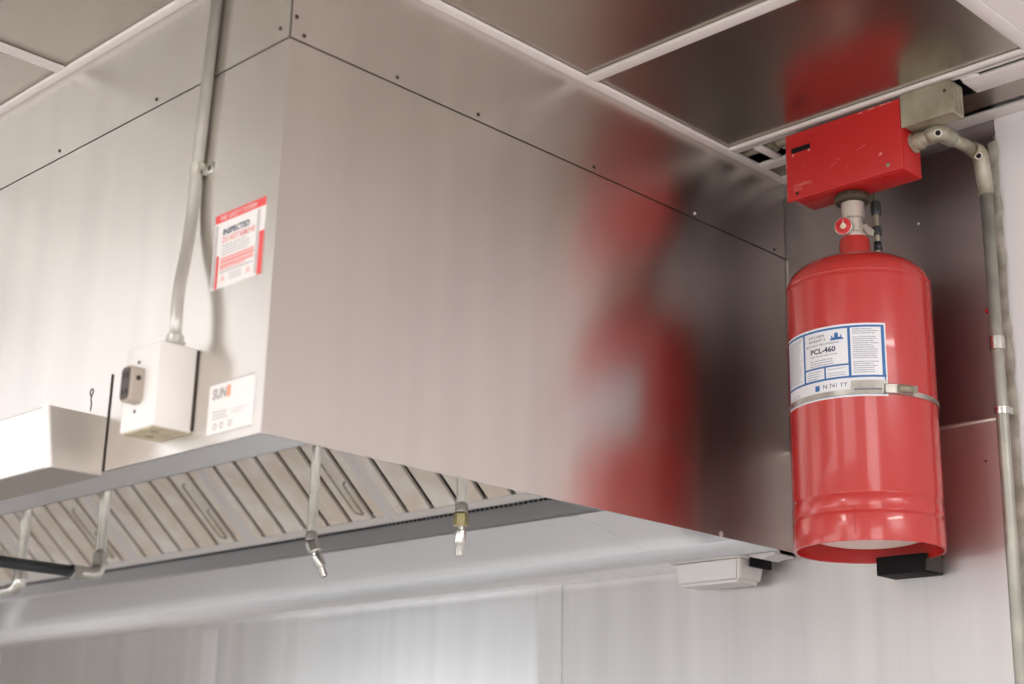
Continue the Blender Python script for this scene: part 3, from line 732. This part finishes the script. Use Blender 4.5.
# ================================================================== GREY JUNCTION BOX + WALL CONDUIT
jb = thing('junction_box', 'weathered grey-green metal junction box beside the red box', 'junction box', (.425, -.18, 2.672))
JX0, JX1, JY0, JY1, JZ0, JZ1 = .3800, .4765, -.2025, -.160, 2.6725, 2.7345
o = obj('body', MB().box(JX0 + .001, JX1 + .001, JY0 + .0035, JY1, JZ0 + .002, JZ1, .004, 3), M['junction'], jb); smooth_by_angle(o)
o = obj('cover_plate', MB().box(JX0, JX1, JY0, JY0 + .0025, JZ0, JZ1, .0009), M['junction'], jb)
for (x, z) in ((.3865, 2.706), (.4655, 2.7155)):
    obj('screw', MB().lathe((x, JY0, z), [(.0033, 0), (.0033, .001), (.0018, .0016), (0, .0016)], 12, (0, -1, 0)), M['galv_old'] if x < .4 else M['screw'], jb)
obj('side_rib', MB().box(JX1 + .0012, JX1 + .0022, JY0 + .016, JY0 + .019, JZ0 + .006, JZ1 - .006).box(JX1 + .0012, JX1 + .0022, JY0 + .030, JY0 + .032, JZ0 + .006, JZ1 - .006), M['galv_old'], jb)
wc = thing('wall_conduit', 'weathered conduit curving from the red box and running down the wall', 'conduit', (.441, -.03, .4))
WR = .0108
A0 = Vector((.3800, -.165, 2.6555)); A1 = Vector((.4300, -.165, 2.6625)); A2 = Vector((.436, -.035, 2.666)); A3 = Vector((.4405, -.030, 2.60))
con = obj('box_connector', MB().lathe(A0, [(0, 0), (.0175, 0), (.0175, .004), (.0145, .005), (.0155, .010), (.0155, .016), (.0135, .018), (.0135, .026), (.0125, .030), (.0125, .034), (0, .034)], 28, (A1 - A0)), M['galv_old'], wc)
smooth_by_angle(con)
e1 = obj('pull_elbow', MB().tube(bend([A0 + (A1 - A0) * .6, A1, A1 + (A2 - A1) * .30], .022, 8), .0148, 24), M['galv_old'], wc)
obj('arm_tube', MB().tube([A1 + (A2 - A1) * .22, A1 + (A2 - A1) * .85], .0112, 20), M['galv_old'], wc)
e2 = obj('pull_elbow', MB().tube(bend([A1 + (A2 - A1) * .80, A2 + Vector((.001, .0, 0)), A3], .03, 8), .0142, 24), M['galv_old'], wc)
def port(c, d, par):
    d = Vector(d).normalized(); c = Vector(c)
    p_ = obj('port_rim', MB().lathe(c, [(.0045, -.001), (.0045, .003), (.0068, .003), (.0076, -.002)], 20, d), M['valve'], par)
    obj('port_hole', MB().lathe(c, [(0, .0026), (.0046, .0026)], 16, d), M['black'], p_)
dv = Vector((.41, -.82, -.39)).normalized()
port(A1 + Vector((-.0025, .0025, 0)) + dv * .0150, dv, e1)
port(A2 + Vector((.001, -.006, -.008)) + dv * .0136, dv, e2)
smooth_by_angle(obj('coupling', MB().lathe((.4405, -.030, 2.585), [(.0108, 0), (.0138, .001), (.0138, .022), (.0108, .024)], 24), M['galv_old'], wc))
obj('tube', MB().tube([(.4405, -.030, 2.605), (.4410, -.030, 2.2), (.4405, -.030, .4)], WR, 20), M['galv_wall'], wc)
smooth_by_angle(obj('coupling', MB().lathe((.4411, -.030, 2.300), [(WR, 0), (WR + .0022, .001), (WR + .0022, .024), (WR, .025)], 24), M['galv'], wc))
cs = obj('strap', MB().prism([(.4535, -.0085), (.4535, -.030)] + [(.4411 + .0125 * math.cos(a), -.030 - .0125 * math.sin(a)) for a in [PI * k / 10 for k in range(11)]] + [(.4287, -.0085), (.4297, -.0085), (.4297, -.030)] + [(.4411 - .0112 * math.cos(a), -.030 - .0112 * math.sin(a)) for a in [PI * k / 10 for k in range(11)]] + [(.4525, -.0085)], 'Z', 2.188, 2.200), M['galv'], wc)
tag(obj('wall_anchor', MB().lathe((.4150, -.0025, 2.3830), [(.0045, 0), (.004, .006), (.0015, .010), (0, .010)], 10, (0, -1, 0)), M['redbox']), 'tiny red plastic anchor in the steel wall beside the conduit', 'wall anchor')
tag(obj('rivet', MB().lathe((.2905, -.0025, 2.5785), [(.0026, 0), (.002, .0012), (0, .0016)], 10, (0, -1, 0)), M['rivet']), 'tiny bright rivet in the steel wall right of the valve', 'rivet')
tag(obj('rivet', MB().lathe((.3905, -.0005, 2.120), [(.0026, 0), (.002, .0012), (0, .0016)], 10, (0, -1, 0)), M['screw']), 'tiny dark rivet in the steel wall right of the cylinder', 'rivet')
# conduit fittings seen in the slot left of the red box
sf = thing('slot_conduit', 'grey conduit fittings visible through the ceiling slot left of the red box', 'conduit', (.09, -.152, 2.745))
obj('tube', MB().cyl((-.06, -.152, 2.7520), (.175, -.152, 2.7520), .0095), M['galv_old'], sf)
obj('locknut', MB().hexnut((.082, -.152, 2.7520), (.090, -.152, 2.7520), .0175), M['galv_old'], sf)
smooth_by_angle(obj('coupling', MB().cyl((.095, -.152, 2.7520), (.128, -.152, 2.7520), .0140), M['galv_old'], sf))
obj('set_screw', MB().cyl((.105, -.152, 2.738), (.105, -.152, 2.733), .003, 10), M['galv_old'], sf)
# ================================================================== LIGHT FIXTURES (ceiling troffers) plus added fill panels and area lights
def troffer(x0, x1, y0, y1, power, col=(1, .97, .92), z=ZC - .002, label=''):
    t_ = thing('ceiling_light', label, 'ceiling light', ((x0 + x1) / 2, (y0 + y1) / 2, z), 'ceiling lights')
    obj('frame', MB().box(x0 - .02, x0, y0 - .02, y1 + .02, z - .004, z + .003).box(x1, x1 + .02, y0 - .02, y1 + .02, z - .004, z + .003).box(x0, x1, y0 - .02, y0, z - .004, z + .003).box(x0, x1, y1, y1 + .02, z - .004, z + .003), M['trim'], t_)
    L = bpy.data.lights.new('tube_light', 'AREA'); L.shape = 'RECTANGLE'; L.size = x1 - x0; L.size_y = y1 - y0; L.energy = power; L.color = col
    o = bpy.data.objects.new('tube_light', L); COL.objects.link(o); o.location = ((x0 + x1) / 2, (y0 + y1) / 2, z - .003)
troffer(-3.05, -1.27, -3.04, -1.86, 4.2, (.97, .98, 1), label='broad added fill panel in front of the hood, behind the photographer to the left')  # luminous area added and sized to whiten the hood front
troffer(-.12, .16, -3.9, -2.75, 16, label='narrow ceiling light straight out from the red cylinder')
troffer(3.05, 3.45, -1.8, -.5, 34, label='narrow ceiling light near the right wall')
troffer(-3.0, .5, -5.2, -4.3, 29, label='long added fill panel along the far side of the kitchen')  # unseen panel added to brighten reflections in the lower steel wall
def wall_fill(n, loc, rotz, w, h, power, col):  # bare area light added on a room wall for brightness, no glazing
    L = bpy.data.lights.new('fill_daylight', 'AREA'); L.shape = 'RECTANGLE'; L.size = w; L.size_y = h; L.energy = power; L.color = col
    o = bpy.data.objects.new('fill_daylight', L); COL.objects.link(o); o.location = loc; o.rotation_euler = (PI / 2, 0, rotz)
    return o
wall_fill(1, (-2.4, RY0 + .02, 1.85), PI, 3.2, 1.6, 50, (.88, .94, 1))
wall_fill(2, (RX1 - .02, -3.9, 1.5), PI / 2, 2.2, 1.8, 40, (1, .97, .93))
wall_fill(3, (1.2, RY0 + .02, 1.85), PI, 1.8, 1.6, 24, (.95, .97, 1))
wall_fill(4, (RX0 + .02, -3.6, 1.85), -PI / 2, 2.4, 1.6, 23, (.88, .94, 1))

wd_ = bpy.data.worlds.new('world'); SC.world = wd_; wd_.use_nodes = True
wd_.node_tree.nodes['Background'].inputs[0].default_value = (.8, .85, 1, 1); wd_.node_tree.nodes['Background'].inputs[1].default_value = .2

# ================================================================== CAMERA
cam = bpy.data.cameras.new('camera'); co = bpy.data.objects.new('camera', cam); COL.objects.link(co); SC.camera = co
cam.sensor_width = 36; cam.sensor_fit = 'HORIZONTAL'; cam.lens = 1524.934 * 36 / 1024; cam.clip_start = .01
Rr = Vector((.71208811, .70169732, .02348193)); Uu = Vector((.18886248, -.22365774, .95619464)); Ff = Vector((-.67621113, .67645998, .29178830))
mt = Matrix((( Rr.x, Uu.x, -Ff.x, 1.6097494), (Rr.y, Uu.y, -Ff.y, -2.36827807), (Rr.z, Uu.z, -Ff.z, 1.53770781), (0, 0, 0, 1)))
co.matrix_world = mt
cam.dof.use_dof = True; cam.dof.focus_distance = 2.62; cam.dof.aperture_fstop = 2.8

vs = SC.view_settings; vs.view_transform = 'Standard'; vs.look = 'None'; vs.exposure = .25; vs.gamma = 1.
SC.cycles.use_denoising = True
SC.cycles.max_bounces = 10; SC.cycles.glossy_bounces = 8; SC.cycles.diffuse_bounces = 5
